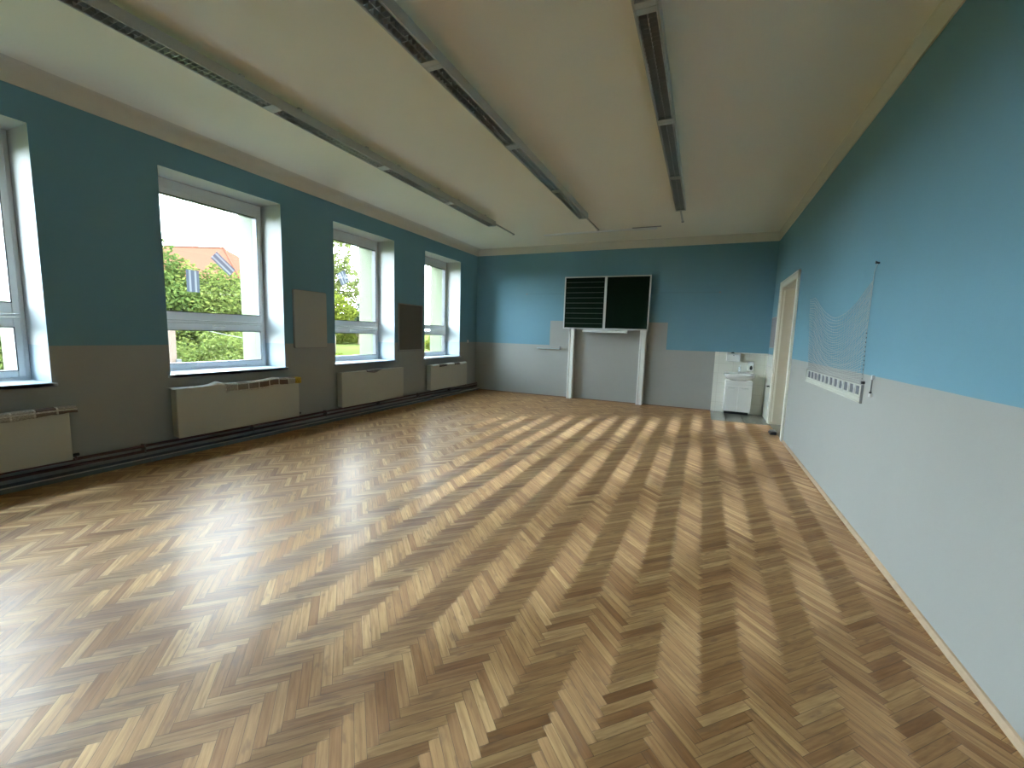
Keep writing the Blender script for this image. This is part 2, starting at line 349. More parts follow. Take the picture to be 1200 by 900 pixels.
# floor: herringbone of oak slats, one mesh, every slat with its own grain coordinates
SL, SW = 0.2546, 0.04243
def clip(poly, x0, x1, y0, y1):
    def cut(P, f, inter):
        out = []
        for i in range(len(P)):
            a, b = P[i - 1], P[i]; fa, fb = f(a), f(b)
            if (fa >= 0) != (fb >= 0):
                t = fa / (fa - fb); out.append(tuple(a[k] + t * (b[k] - a[k]) for k in range(4)))
            if fb >= 0: out.append(b)
        return out
    for f in (lambda p: p[0] - x0, lambda p: x1 - p[0], lambda p: p[1] - y0, lambda p: y1 - p[1]):
        if not poly: break
        poly = cut(poly, f, None)
    return poly
verts, faces, uvs, cols = [], [], [], []
c45 = math.sqrt(0.5)
n_ = 6
OX, OY = 5.43 - 0.18, 0.0
def slat(i, j, kind):
    # slat-grid cells of size SW, grid turned 45 degrees
    if kind == 0: P = [(i, j, 0, 0), (i + n_, j, SL, 0), (i + n_, j + 1, SL, SW), (i, j + 1, 0, SW)]
    else: P = [(i, j, 0, 0), (i + 1, j, 0, SW), (i + 1, j + n_, SL, SW), (i, j + n_, SL, 0)]
    Q = []
    for a, b, u, v in P:
        a *= SW; b *= SW
        Q.append((OX + (a - b) * c45, OY + (a + b) * c45, u, v))
    Q = clip(Q, 0.0, W, Y0, L)
    if len(Q) < 3: return
    o = len(verts); verts.extend((q[0], q[1], 0.0) for q in Q); faces.append(list(range(o, o + len(Q))))
    uvs.extend((q[2], q[3]) for q in Q); c = (random.random(), random.random(), random.random(), 1)
    cols.extend([c] * len(Q))
for a in range(-140, 420):
    for b in range(-140, 420):
        k = (a - b) % (2 * n_)
        x = OX + (a - b) * SW * c45; y = OY + (a + b) * SW * c45
        if x < -0.5 or x > W + 0.5 or y < Y0 - 0.5 or y > L + 0.5: continue
        if k == 0: slat(a, b, 0)
        if k == 2 * n_ - 1: slat(a, b, 1)
me = bpy.data.meshes.new('floor'); me.from_pydata(verts, [], faces)
ul = me.uv_layers.new(name='UVMap'); ul.data.foreach_set('uv', [c for q in uvs for c in q])
ca = me.color_attributes.new('slat', 'FLOAT_COLOR', 'CORNER'); ca.data.foreach_set('color', [c for q in cols for c in q])
me.materials.append(M['floor']); me.update()
fl = bpy.data.objects.new('floor', me); COL.objects.link(fl); struct(fl)
struct(MB().box(XO, W + 0.6, Y0 - 0.3, L + 0.3, -0.2, -0.002).build('floor_slab', M['plinth']))
struct(MB().box(5.745, W, 8.80, L, 0, 0.004).box(W, W + 0.6, DY0, DY1, -0.002, 0.006).build('floor_tiles', M['tilef']))

# cornice: cream band with a small cove, on all four sides
def cornice(name, pts_axis, sgn, c0, a, b):
    r = 0.10; prof = [(0, HC), (0.012, HC)] + [(0.012 + r * (1 - math.cos(t)), CEIL - r + r * math.sin(t)) for t in [math.pi / 2 * k / 8 for k in range(9)]] + [(0, CEIL)]
    pts = [(c0 + sgn * p, q) for p, q in prof]
    return struct(MB().prism(pts, a, b, pts_axis).build(name, M['cornice']))
def cornice_flat(name, axis, sgn, c0, a, b):
    prof = [(0, HC), (0.014, HC), (0.018, CEIL - 0.012), (0.03, CEIL), (0, CEIL)]
    return struct(MB().prism([(c0 + sgn * p, q) for p, q in prof], a, b, axis).build(name, M['cornice']))
cornice('edge_light_1', 'y', 1, 0.0, Y0, L)
cornice_flat('edge_light_2', 'x', -1, L, 0.0, W)
cornice_flat('edge_light_3', 'y', -1, W, Y0, L)

# base trims
pl = MB().box(0, 0.125, Y0, L, 0, 0.05).build('baseboard_left', M['plinth']); struct(pl)
MB().box(0.125, 0.131, Y0, L - 0.0, 0.044, 0.054).build('edge_highlight', M['edge_light'], pl)  # pale strip paints the highlight along the ledge's front edge
struct(MB().prism([(L, 0), (L - 0.012, 0), (L - 0.012, 0.012), (L - 0.006, 0.018), (L, 0.018)], 0.14, 5.745, 'x').build('baseboard_back', M['brownline']))
q = [(W, 0), (W - 0.022, 0), (W - 0.020, 0.012), (W - 0.010, 0.028), (W, 0.032)]
struct(MB().prism(q, Y0, 7.42, 'y').build('baseboard_right', M['skirt']))

# ------------------------------------------------------------------ windows
def ring(mb, x0, x1, y0, y1, z0, z1, t, tt=None, tb=None, mi=0):
    tt = tt or t; tb = tb or t
    mb.box(x0, x1, y0, y0 + t, z0, z1, mi).box(x0, x1, y1 - t, y1, z0, z1, mi)
    mb.box(x0, x1, y0 + t, y1 - t, z0, z0 + tb, mi).box(x0, x1, y0 + t, y1 - t, z1 - tt, z1, mi)
    return mb
patches = []
for k, (a, b) in enumerate(WIN):
    w = empty('window_%d' % k if k else 'window_5', (-0.45, (a + b) / 2, ZS)); struct(w)
    f = ring(MB(), -0.480, -0.405, a + 0.002, b - 0.002, ZS, ZT - 0.002, 0.03, 0.10, 0.03)
    f.box(-0.478, -0.407, a + 0.03, b - 0.03, 1.515, 1.545)
    f.build('window_frame', M['pvc'], w, 0.004)
    for nm, z0, z1, tt, tb in (('upper_sash', 1.548, ZT - 0.103, 0.075, 0.10), ('lower_sash', ZS + 0.032, 1.512, 0.09, 0.06)):
        s = ring(MB(), -0.470, -0.392, a + 0.034, b - 0.034, z0, z1, 0.052, tt, tb).build(nm, M['pvc'], w, 0.006)
        ring(MB(), -0.462, -0.385, a + 0.084, b - 0.084, z0 + tb - 0.002, z1 - tt + 0.002, 0.008).build('gasket', M['gasket'], s)
        MB().box(-0.447, -0.439, a + 0.087, b - 0.087, z0 + tb + 0.001, z1 - tt - 0.001).build('glass_pane', M['glass'], s)
        if nm == 'lower_sash':
            c = (a + b) / 2; hz = z1 - 0.038
            h = MB().box(-0.392, -0.382, c - 0.018, c + 0.018, hz - 0.03, hz + 0.03).tube([(-0.385, c, hz), (-0.350, c, hz), (-0.345, c + 0.02, hz), (-0.345, c + 0.12, hz)], 0.009, 10)
            h.build('window_handle', M['plastic'], s, 0.002)
            for qy in (a + 0.45, b - 0.30):
                MB().box(-0.405, -0.386, qy - 0.012, qy + 0.012, ZS + 0.026, ZS + 0.040).build('drain_cap', M['plastic'], s)
    MB().box(-0.404, 0.040, a + 0.001, b - 0.001, ZS - 0.034, ZS).box(0.001, 0.040, a - 0.03, b + 0.03, ZS - 0.034, ZS).build('window_sill', M['sill'], w, 0.004)
    MB().box(-0.90, -0.482, a + 0.051, b - 0.051, ZS - 0.034, ZS - 0.01).build('outer_sill', M['steel'], w)
def ring_xz(mb, y0, y1, x0, x1, z0, z1, t):
    return mb.box(x0, x0 + t, y0, y1, z0, z1).box(x1 - t, x1, y0, y1, z0, z1).box(x0 + t, x1 - t, y0, y1, z0, z0 + t).box(x0 + t, x1 - t, y0, y1, z1 - t, z1)
# pale translucent patches with lighter bars on the panes
def film(c, hy, hz, ang, label):
    o = MB().box(-0.0006, 0.0006, -hy, hy, -hz, hz).build('window_film', M['film'])
    o.location = c; o.rotation_euler = (ang, 0, 0); tag(o, label, 'window sticker')
film((-0.4375, 3.335, 2.04), 0.075, 0.135, 0.0, 'upright pale translucent patch with two white bars on the nearest full window pane')
film((-0.4375, 3.72, 2.31), 0.062, 0.155, 0.86, 'slanted pale translucent patch with two white bars on the window pane over the red roof')
film((-0.4375, 5.80, 2.40), 0.10, 0.11, 0.5, 'faint pale translucent patch on the upper pane in front of the tall birch')

# ------------------------------------------------------------------ door opening with cream casing
d = empty('door_1', (W, (DY0 + DY1) / 2, 0)); struct(d)
prof_w = 0.11
mb = MB()
for y0, y1 in ((DY0 - 0.15, DY0 + 0.005), (DY1 - 0.005, DY1 + 0.11)): mb.box(W - 0.022, W, y0, y1, 0, DZ + 0.10)
mb.box(W - 0.022, W, DY0 - 0.15, DY1 + 0.11, DZ - 0.005, DZ + 0.10)
mb.box(W - 0.032, W - 0.022, DY0 - 0.15, DY0 - 0.12, 0, DZ + 0.10).box(W - 0.032, W - 0.022, DY1 + 0.08, DY1 + 0.11, 0, DZ + 0.10).box(W - 0.032, W - 0.022, DY0 - 0.15, DY1 + 0.11, DZ + 0.07, DZ + 0.10)
mb.build('door_casing', M['casing'], d, 0.003)
MB().box(W, W + 0.59, DY1 - 0.012, DY1, 0.007, DZ).box(W, W + 0.59, DY0, DY0 + 0.012, 0.007, DZ).box(W, W + 0.59, DY0, DY1, DZ - 0.012, DZ).build('door_jamb', M['jamb'], d)
lf = MB().box(W + 0.50, W + 0.545, DY0 + 0.02, DY1 - 0.02, 0.012, DZ - 0.02).build('door_leaf', M['casing'], d, 0.003)
MB().box(W + 0.49, W + 0.50, DY0 + 0.18, DY0 + 0.22, 0.97, 1.17).tube([(W + 0.49, DY0 + 0.20, 1.05), (W + 0.45, DY0 + 0.20, 1.05), (W + 0.445, DY0 + 0.32, 1.05)], 0.009).build('door_handle', M['steel'], lf)
MB().box(W + 0.02, W + 0.045, DY1 - 0.03, DY1 - 0.012, 0.05, DZ - 0.05).build('stop_bead', M['casing'], d)

# ------------------------------------------------------------------ tiled wash corner
t1 = MB().box(5.745, W - 0.012, L - 0.012, L, 0.004, 1.262).build('wall_tiles_back', M['tilew'], None, 0.002); struct(t1)
t2 = MB().box(W - 0.012, W, DY1 + 0.11, L, 0.004, 1.245).build('wall_tiles_right', M['tiler'], None, 0.002); struct(t2)
v = empty('vanity_unit', (6.21, 9.75, 0.09)); tag(v, 'white washbasin cabinet with two doors and a rounded ceramic basin in the tiled corner', 'washbasin cabinet')
cx0, cx1, cy = 5.975, 6.455, 9.60
MB().box(cx0, cx1, cy, L - 0.014, 0.075, 0.70).build('body', M['cabinet'], v, 0.003)
MB().box(cx0 + 0.02, cx1 - 0.02, cy + 0.14, L - 0.03, 0.004, 0.075).build('base_shadow', M['dark'], v)  # black block stands in for the shadow beneath the floating cabinet
MB().box(cx0 + 0.002, cx1 - 0.002, cy - 0.018, cy - 0.001, 0.605, 0.70).build('fascia', M['cabinet'], v, 0.002)
for s in (0, 1):
    x0 = cx0 + 0.002 + s * 0.2395; x1 = x0 + 0.236
    dr = MB().box(x0, x1, cy - 0.018, cy - 0.001, 0.078, 0.598).build('cabinet_door', M['cabinet'], v, 0.003)
    xm = (x0 + x1) / 2 - 0.01; pts = [(xm - 0.06 + 0.12 * i / 8, cy - 0.02 - 0.022 * math.sin(math.pi * i / 8), 0.555) for i in range(9)]
    MB().tube(pts, 0.006, 8).build('door_pull', M['chrome'], dr)
# basin: half-round bowl front, built as lofted rim and bowl
bm = MB(); seg = 28; bx, by = (cx0 + cx1) / 2, L - 0.014
def outline(hw, d0, d1):
    pts = [(bx - hw, by - d0 * 0)]
    pts = []
    for i in range(seg + 1):
        t = math.pi * i / seg
        pts.append((bx - hw * math.cos(t) * (1.0 if True else 1), by - d0 - (d1 - d0) * math.sin(t) ** 0.9))
    return pts
rimo = outline(0.275, 0.28, 0.47)
vs = []; fs = []
levels = [(rimo, 0.835), (rimo, 0.800), (outline(0.262, 0.26, 0.45), 0.775), (outline(0.225, 0.20, 0.40), 0.735), (outline(0.15, 0.14, 0.30), 0.702)]
full = [[(bx - (P[0][0] - bx) * -1, by)] + P + [(P[-1][0], by)] for P, z in levels]
for P, (_, z) in zip(full, levels): vs += [(p[0], p[1], z) for p in P]
n = len(full[0])
for l in range(len(levels) - 1):
    for i in range(n): fs.append((l * n + i, l * n + (i + 1) % n, (l + 1) * n + (i + 1) % n, (l + 1) * n + i))
fs.append(tuple((len(levels) - 1) * n + i for i in range(n)))
bm.add(vs, fs, 0, True)
# rim top with the bowl sunk into it
inn = [(bx + 0.21 * math.cos(t), by - 0.27 + 0.145 * math.sin(t)) for t in [2 * math.pi * k / 40 for k in range(40)]]
tmp = bmesh.new()
o_v = [tmp.verts.new((p[0], p[1], 0.835)) for p in full[0]]
i_v = [tmp.verts.new((p[0], p[1], 0.835)) for p in inn]
es = [tmp.edges.new((o_v[i], o_v[(i + 1) % len(o_v)])) for i in range(len(o_v))] + [tmp.edges.new((i_v[i], i_v[(i + 1) % 40])) for i in range(40)]
bmesh.ops.triangle_fill(tmp, edges=es, use_beauty=True)
prev = i_v
for (sc_, z) in ((0.96, 0.825), (0.88, 0.775), (0.70, 0.742), (0.40, 0.728), (0.1, 0.725)):
    ringv = [tmp.verts.new((bx + (p[0] - bx) * sc_, by - 0.27 + (p[1] - by + 0.27) * sc_, z)) for p in inn]
    for i in range(40): f = tmp.faces.new((prev[i], prev[(i + 1) % 40], ringv[(i + 1) % 40], ringv[i])); f.smooth = True
    prev = ringv
tmp.faces.new(prev); tmp.verts.index_update()
bm.add([tuple(q.co) for q in tmp.verts], [tuple(q.index for q in f.verts) for f in tmp.faces]); tmp.free()
bs = bm.build('basin', M['ceramic'], v)
MB().box(bx - 0.26, bx + 0.26, by - 0.05, by - 0.001, 0.835, 0.86).build('upstand', M['ceramic'], bs, 0.008)
fa = MB().tube([(bx, by - 0.09, 0.835), (bx, by - 0.09, 0.95)], 0.022, 14).tube([(bx, by - 0.09, 0.90), (bx, by - 0.16, 0.925), (bx, by - 0.21, 0.905)], 0.012, 12).build('faucet', M['chrome'], v)
MB().tube([(bx, by - 0.09, 0.952), (bx, by - 0.095, 0.972)], 0.020, 14).tube([(bx, by - 0.10, 0.968), (bx + 0.005, by - 0.16, 0.995)], 0.006, 8).build('faucet_lever', M['chrome'], fa)

td = empty('towel_dispenser', (6.09, L - 0.012, 1.08)); tag(td, 'white folded paper towel dispenser box fixed high on the tiles above the basin', 'towel dispenser')
MB().prism([(L - 0.013, 1.10), (L - 0.125, 1.08), (L - 0.13, 1.215), (L - 0.11, 1.238), (L - 0.013, 1.242)], 5.965, 6.215, 'x').build('dispenser_body', M['plastic'], td, 0.006)
MB().box(6.075, 6.105, L - 0.133, L - 0.126, 1.195, 1.207).build('lock', M['steel'], td)
MB().box(6.0, 6.18, L - 0.11, L - 0.05, 1.072, 1.092).build('paper_slot', M['card'], td)
bkt = MB().prism([(6.035, 1.2425), (6.10, 1.2425), (6.095, 1.262), (6.075, 1.272), (6.045, 1.262)], L - 0.10, L - 0.05, 'y').build('sponge', M['dark'], None, 0.003)
tag(bkt, 'small black sponge lying on the towel dispenser', 'sponge')
sd = empty('soap_dispenser', (6.417, L - 0.012, 0.89)); tag(sd, 'white wall soap dispenser with a dark round window beside the towel box', 'soap dispenser')
MB().prism([(L - 0.013, 0.93), (L - 0.06, 0.90), (L - 0.115, 0.92), (L - 0.12, 1.02), (L - 0.10, 1.075), (L - 0.013, 1.085)], 6.365, 6.470, 'x').build('dispenser_body', M['plastic'], sd, 0.012)
pts = [(6.42 + 0.026 * math.cos(t), 0.955 + (0.030 if math.sin(t) < 0 else 0.055) * math.sin(t)) for t in [2 * math.pi * k / 20 for k in range(20)]]
MB().prism(pts, L - 0.128, L - 0.115, 'y').build('level_window', M['dark'], sd)
MB().box(6.395, 6.44, L - 0.10, L - 0.05, 0.885, 0.91).build('push_lever', M['plastic'], sd, 0.004)
hk = empty('towel_hook', (W - 0.012, 9.20, 0.67)); tag(hk, 'small dark towel hook bar on the tiles beside the door casing', 'hook')
MB().box(W - 0.02, W - 0.012, 9.13, 9.27, 0.655, 0.685).build('back_plate', M['steel'], hk)
MB().tube([(W - 0.02, 9.15, 0.675), (W - 0.06, 9.15, 0.67), (W - 0.06, 9.25, 0.67), (W - 0.02, 9.25, 0.675)], 0.007).build('bar', M['dark'], hk)
pb = empty('pinboard', (W, 9.42, 1.40)); tag(pb, 'narrow grey felt pinboard on the wall between the door casing and the corner', 'pinboard')
MB().box(W - 0.012, W - 0.001, 9.10, 9.74, 1.40, 1.955).build('felt_panel', M['pin'], pb)
ring(MB(), W - 0.018, W - 0.001, 9.08, 9.76, 1.385, 1.97, 0.018).build('board_frame', M['corkf'], pb)
ds = empty('door_stop', (6.69, 8.05, 0)); tag(ds, 'flat black door stop on the floor at the foot of the door casing', 'door stop')
MB().prism([(6.60, 0.001), (6.69, 0.001), (6.69, 0.052), (6.65, 0.050), (6.60, 0.022)], 7.90, 8.12, 'y').build('wedge', M['dark'], ds, 0.004)
MB().box(6.61, 6.69, 7.92, 8.10, 0.0505, 0.056).build('grip_pad', M['steel'], ds)

# ------------------------------------------------------------------ blackboard on its posts
BY = L - 0.155   # front of the board
bb = empty('blackboard', (3.40, L - 0.1, 0)); tag(bb, 'dark green two-panel school blackboard on two white posts, left panel ruled', 'blackboard')
ring_xz(MB(), BY, BY + 0.03, 2.43, 4.375, 1.665, 2.865, 0.028).box(3.372, 3.425, BY - 0.004, BY + 0.03, 1.67, 2.86).build('board_frame', M['alu'], bb, 0.003)
lp = MB().box(2.458, 3.372, BY + 0.008, BY + 0.024, 1.69, 2.84).build('left_panel', M['board'], bb)
rl = MB()
for k in range(9): rl.box(2.475, 3.355, BY + 0.0068, BY + 0.0085, 1.79 + k * 0.1175, 1.7975 + k * 0.1175)
rl.build('ruled_lines', M['line'], lp)
MB().box(3.425, 4.347, BY + 0.008, BY + 0.024, 1.69, 2.84).build('right_panel', M['board'], bb)
for x0 in (2.575, 4.205):
    p = MB(); a, b2 = x0, x0 + 0.125
    y1, y0 = L - 0.018, L - 0.115
    pts = [(a, y1), (a, y0), (a + 0.035, y0), (a + 0.035, y0 + 0.02), (a + 0.05, y0 + 0.02), (a + 0.05, y0 + 0.006), (b2, y0 + 0.006), (b2, y1)]
    p.prism(pts, 0.0, 2.70, 'z').build('post', M['post'], bb, 0.002)
    MB().box(x0 + 0.12, x0 + 0.145, L - 0.08, L - 0.018, 0.02, 2.6).build('guide_rail', M['alu'], bb)
for z in (1.9, 2.6): MB().box(2.58, 4.33, L - 0.124, L - 0.116, z, z + 0.05).build('carriage_bar', M['steel'], bb)
mbt = MB().prism([(BY + 0.03, 1.66), (BY - 0.09, 1.640), (BY - 0.105, 1.628), (BY - 0.105, 1.600), (BY - 0.09, 1.592), (BY - 0.04, 1.592), (BY + 0.03, 1.60)], 2.93, 3.93, 'x').build('chalk_tray', M['post'], bb, 0.002)

rail = empty('hanging_rail', (3.6, L, 2.49)); tag(rail, 'thin blue-painted picture rail running behind the blackboard on the back wall', 'rail')
MB().box(1.40, 5.76, L - 0.012, L, 2.485, 2.499).build('rail_bar', plain('rail_paint', (0.13, 0.28, 0.34), 0.5), rail)
for x in (1.42, 5.74): MB().box(x - 0.02, x + 0.02, L - 0.016, L - 0.012, 2.478, 2.506).build('end_clip', M['steel'], rail)
sh = empty('wall_ledge', (2.04, L, 1.18)); tag(sh, 'thin pale ledge with dark end stop on the back wall left of the blackboard', 'ledge')
MB().box(1.74, 2.345, L - 0.045, L - 0.001, 1.165, 1.181).build('shelf_strip', plain('ledge_blue_white', (0.50, 0.62, 0.68), 0.4), sh, 0.002)
MB().box(2.325, 2.352, L - 0.05, L - 0.001, 1.163, 1.235).build('end_stop', M['steel'], sh, 0.002)

# ------------------------------------------------------------------ boards between the windows
def rounded(hw, hh, r, cy, cz, k=6):
    pts = []
    for (sx, sz, a0) in ((1, 1, 0), (-1, 1, 90), (-1, -1, 180), (1, -1, 270)):
        for i in range(k + 1):
            t = math.radians(a0 + 90 * i / k); pts.append((cy + sx * (hw - r) + r * math.cos(t), cz + sz * (hh - r) + r * math.sin(t)))
    return pts
wbd = empty('whiteboard', (0, 4.705, 1.21)); tag(wbd, 'blank off-white board with rounded corners between the first two full windows', 'whiteboard')
MB().prism(rounded(0.300, 0.430, 0.03, 4.705, 1.622), 0.0005, 0.020, 'x').build('rim', M['corkf'], wbd)
MB().prism(rounded(0.292, 0.422, 0.025, 4.705, 1.622), 0.021, 0.030, 'x').build('panel', M['wb'], wbd, 0.003)
ckb = empty('felt_board', (0, 7.12, 1.087)); tag(ckb, 'dark grey felt notice board in a thin frame between the two far windows', 'notice board')
MB().box(0.001, 0.018, 6.79, 7.52, 1.12, 2.02).build('felt_panel', M['cork'], ckb)
ring(MB(), 0.001, 0.026, 6.755, 7.535, 1.085, 2.035, 0.02).build('board_frame', M['corkf'], ckb, 0.002)
so = empty('wall_switch', (0, 9.49, 1.28)); tag(so, 'small round white switch on the wall near the far left corner', 'switch')
MB().tube([(0.0005, 9.49, 1.28), (0.010, 9.49, 1.28)], 0.040, 24).build('cover_plate', M['plastic'], so)
MB().box(0.010, 0.017, 9.473, 9.507, 1.263, 1.297).build('rocker', M['plastic'], so, 0.002)

# ------------------------------------------------------------------ radiators, pipes
def radiator(y0, y1, z0, z1, label):
    r = empty('radiator', (0.10, (y0 + y1) / 2, z0)); tag(r, label, 'radiator')
    front = MB().box(0.140, 0.155, y0, y1, z0, z1).build('front_panel', M['rad'], r, 0.006)
    MB().box(0.045, 0.057, y0 + 0.01, y1 - 0.01, z0 + 0.01, z1 - 0.01).build('back_panel', M['rad'], r, 0.004)
    fins = MB(); n = int((y1 - y0 - 0.06) / 0.033)
    for i in range(n): fins.box(0.058, 0.139, y0 + 0.03 + i * 0.033, y0 + 0.034 + i * 0.033, z0 + 0.04, z1 - 0.03)
    fins.build('fins', M['rad'], r)
    for yy in (y0, y1 - 0.004): MB().box(0.050, 0.139, yy, yy + 0.004, z0 + 0.015, z1 - 0.008).build('side_panel', M['rad'], r)
    g = MB().box(0.050, 0.139, y0 + 0.004, y1 - 0.004, z1 - 0.007, z1 - 0.003)
    for i in range(int((y1 - y0) / 0.05)): g.box(0.06, 0.13, y0 + 0.02 + i * 0.05, y0 + 0.027 + i * 0.05, z1 - 0.003, z1 - 0.001)
    g.build('top_grille', M['grille'], r)
    for yy in (y0 + 0.25, y1 - 0.25): MB().box(0.001, 0.045, yy - 0.02, yy + 0.02, z0 + 0.08, z1 - 0.08).build('bracket', M['bracket'], r)
    MB().tube([(0.10, y1 - 0.03, z0 + 0.03), (0.10, y1 + 0.03, z0 + 0.02), (0.09, y1 + 0.045, 0.18)], 0.010).build('valve_pipe', M['pipe'], r)
    MB().tube([(0.10, y1 + 0.006, z0 + 0.03), (0.10, y1 + 0.06, z0 + 0.03)], 0.016, 12).build('valve', M['dark'], r)
    return r
radiator(0.28, 1.875, 0.195, 0.690, 'cream panel radiator cropped by the left edge, newspaper laid along its top')
radiator(2.765, 4.350, 0.205, 0.775, 'cream panel radiator under the nearest full window, newspaper folded over its top')
radiator(5.165, 6.735, 0.205, 0.785, 'cream panel radiator with one small dark paper scrap on its top edge')
radiator(7.665, 9.215, 0.215, 0.770, 'cream panel radiator nearest the back wall, torn paper strips along its top')
pp = empty('heating_pipes', (0.06, 3.4, 0.14)); tag(pp, 'pair of dark red heating pipes running low along the window wall', 'pipe')
for z, x in ((0.115, 0.055), (0.172, 0.055)): MB().tube([(x, Y0 + 0.01, z), (x, 3.0, z - 0.001), (x, L - 0.001, z)], 0.016, 12).build('pipe', M['pipe'], pp)
y = -2.4
while y < 9.8:
    MB().box(0.001, 0.075, y - 0.007, y + 0.007, 0.095, 0.192).build('pipe_clip', M['bracket'], pp, 0.002); y += 1.22

def drape(name, y0, y1, zt, drop, m, seed, label, xb=0.055, rise=0.0, over=0.0):
    """sheet of paper lying on a radiator and folded down over its front"""
    rnd = random.Random(seed); n = max(8, int((y1 - y0) / 0.035)); v, f, uv = [], [], []
    cols_ = 7; ph = rnd.random() * 6
    for i in range(n + 1):
        t = i / n; yy = y0 + (y1 - y0) * t
        dr = drop(t) if callable(drop) else drop
        dr += 0.008 * math.sin(yy * 9 + ph) + rnd.uniform(-0.004, 0.004)
        lift = 0.004 + 0.006 * (1 + math.sin(yy * 7 + ph * 2)) + (rise(t) if callable(rise) else 0)
        prof = [(xb, zt + lift * 0.6), (0.10, zt + lift), (0.150, zt + lift * 0.8), (0.1615, zt + lift * 0.4 - 0.004),
                (0.163, zt - dr * 0.35), (0.1645 + 0.004 * math.sin(yy * 23), zt - dr * 0.7), (0.165 + 0.007 * math.sin(yy * 17 + 1), zt - dr)]
        s = 0
        for j, (px, pz) in enumerate(prof):
            if j: s += math.hypot(px - prof[j - 1][0], pz - prof[j - 1][1])
            v.append((px, yy, pz)); uv.append((yy - y0, s))
    for i in range(n):
        for j in range(cols_ - 1): f.append((i * cols_ + j, (i + 1) * cols_ + j, (i + 1) * cols_ + j + 1, i * cols_ + j + 1))
    me = bpy.data.meshes.new(name); me.from_pydata(v, [], f); ul = me.uv_layers.new(name='UVMap')
    for lp_ in me.loops: ul.data[lp_.index].uv = uv[lp_.vertex_index]
    me.materials.append(m)
    for p in me.polygons: p.use_smooth = True
    o = bpy.data.objects.new(name, me); COL.objects.link(o)
    sm = o.modifiers.new('thickness', 'SOLIDIFY'); sm.thickness = 0.0012; sm.offset = 1
    return tag(o, label, 'newspaper')
drape('newspaper', 0.40, 1.93, 0.690, lambda t: 0.085 - 0.035 * t, M['paper1'], 1, 'long printed newspaper folded over the top of the radiator at the left edge')
drape('newspaper', 3.30, 4.385, 0.775, lambda t: 0.105 - 0.030 * t, M['papery2'] if 'papery2' in M else M['papery'], 2, 'printed newspaper with a yellow end folded over the radiator below the nearest full window', rise=lambda t: 0.018 * math.exp(-((t - 0.62) / 0.09) ** 2))
drape('newspaper', 2.72, 3.285, 0.775, lambda t: 0.001 + 0.006 * t, M['paperc'], 3, 'crumpled pale paper sheet lying on the left end of the radiator beside the yellow-ended newspaper', rise=lambda t: 0.030 * math.exp(-((t - 0.88) / 0.10) ** 2))
drape('paper_scrap', 5.72, 6.12, 0.785, lambda t: 0.05 * math.sin(math.pi * min(1, t * 0.9 + 0.1)), M['paperd'], 4, 'small dark printed paper scrap stuck over the middle of the third radiator', xb=0.12)
for a, b, mm, sd_, lb, dr in ((7.70, 7.98, 'paperc', 5, 'pale torn strip at the left end of the farthest radiator top', 0.03), (7.98, 8.30, 'paperd', 6, 'dark torn paper piece left of the middle of the farthest radiator top', 0.045),
                         (8.30, 8.62, 'paperc', 7, 'pale torn strip at the middle of the farthest radiator top', 0.02), (8.62, 8.86, 'paperd', 8, 'dark torn paper piece right of the middle of the farthest radiator top', 0.04),
                         (8.86, 9.18, 'paperc', 9, 'pale torn strip at the right end of the farthest radiator top', 0.04)):
    drape('paper_scrap', a, b - 0.01, 0.770, dr, M[mm], sd_, lb)

# ------------------------------------------------------------------ ceiling luminaires
LW, LP = 0.152, 1.50
def luminaire(x0, y0, label):
    r = empty('ceiling_light', (x0 + LW / 2, y0, CEIL)); tag(r, label, 'ceiling light', 'louvred ceiling lights in three rows')
    y1 = y0 + LP; zb, zt = 3.500, 3.588
    h = MB(); t = 0.014
    h.box(x0, x0 + t, y0, y1, zb, zt).box(x0 + LW - t, x0 + LW, y0, y1, zb, zt).box(x0 + t, x0 + LW - t, y0, y1, zt - 0.006, zt)
    for a, b in ((y0, y0 + 0.055), (y1 - 0.055, y1)): h.box(x0 + t, x0 + LW - t, a, b, zb, zt - 0.006)
    h.build('housing', M['lum'], r, 0.003)
    MB().box(x0 + t + 0.001, x0 + LW - t - 0.001, y0 + 0.056, y1 - 0.056, zt - 0.012, zt - 0.007).build('reflector', M['lumin'], r)
    lv = MB(); n = 30; ya, yb = y0 + 0.057, y1 - 0.057
    for i in range(1, n):
        yy = ya + (yb - ya) * i / n
        lv.prism([(yy - 0.005, zt - 0.02), (yy - 0.0012, zb + 0.006), (yy + 0.0012, zb + 0.006), (yy + 0.005, zt - 0.02)], x0 + t + 0.002, x0 + LW - t - 0.002, 'x')
    for xx in (x0 + t + 0.003, x0 + LW / 2 - 0.0015, x0 + LW - t - 0.006): lv.box(xx, xx + 0.003, ya, yb, zb + 0.0045, zt - 0.02)
    lv.build('louvre', M['louvre'], r)
    for xx in (x0 + LW * 0.5,): MB().tube([(xx, ya + 0.02, zt - 0.024), (xx, yb - 0.02, zt - 0.024)], 0.0030, 8).build('tube_lamp', M['tube'], r)
    for ym in (y0 + 0.29, y1 - 0.29): MB().box(x0 + 0.06, x0 + LW - 0.06, ym - 0.02, ym + 0.02, zt, CEIL - 0.001).build('mount', M['lum'], r)
    return r
pos = ['nearest', 'second from the camera', 'third from the camera', 'farthest']
for x0, nm in ((1.620, 'the row nearest the windows'), (3.385, 'the middle row'), (4.945, 'the row nearest the right wall')):
    first = None
    for k in range(4):
        lb = '%s white louvred ceiling light in %s' % (pos[k], nm)
        if first is None: first = luminaire(x0, 1.40, lb)
        else: copy_tree(first, (0, LP * k, 0), lb)
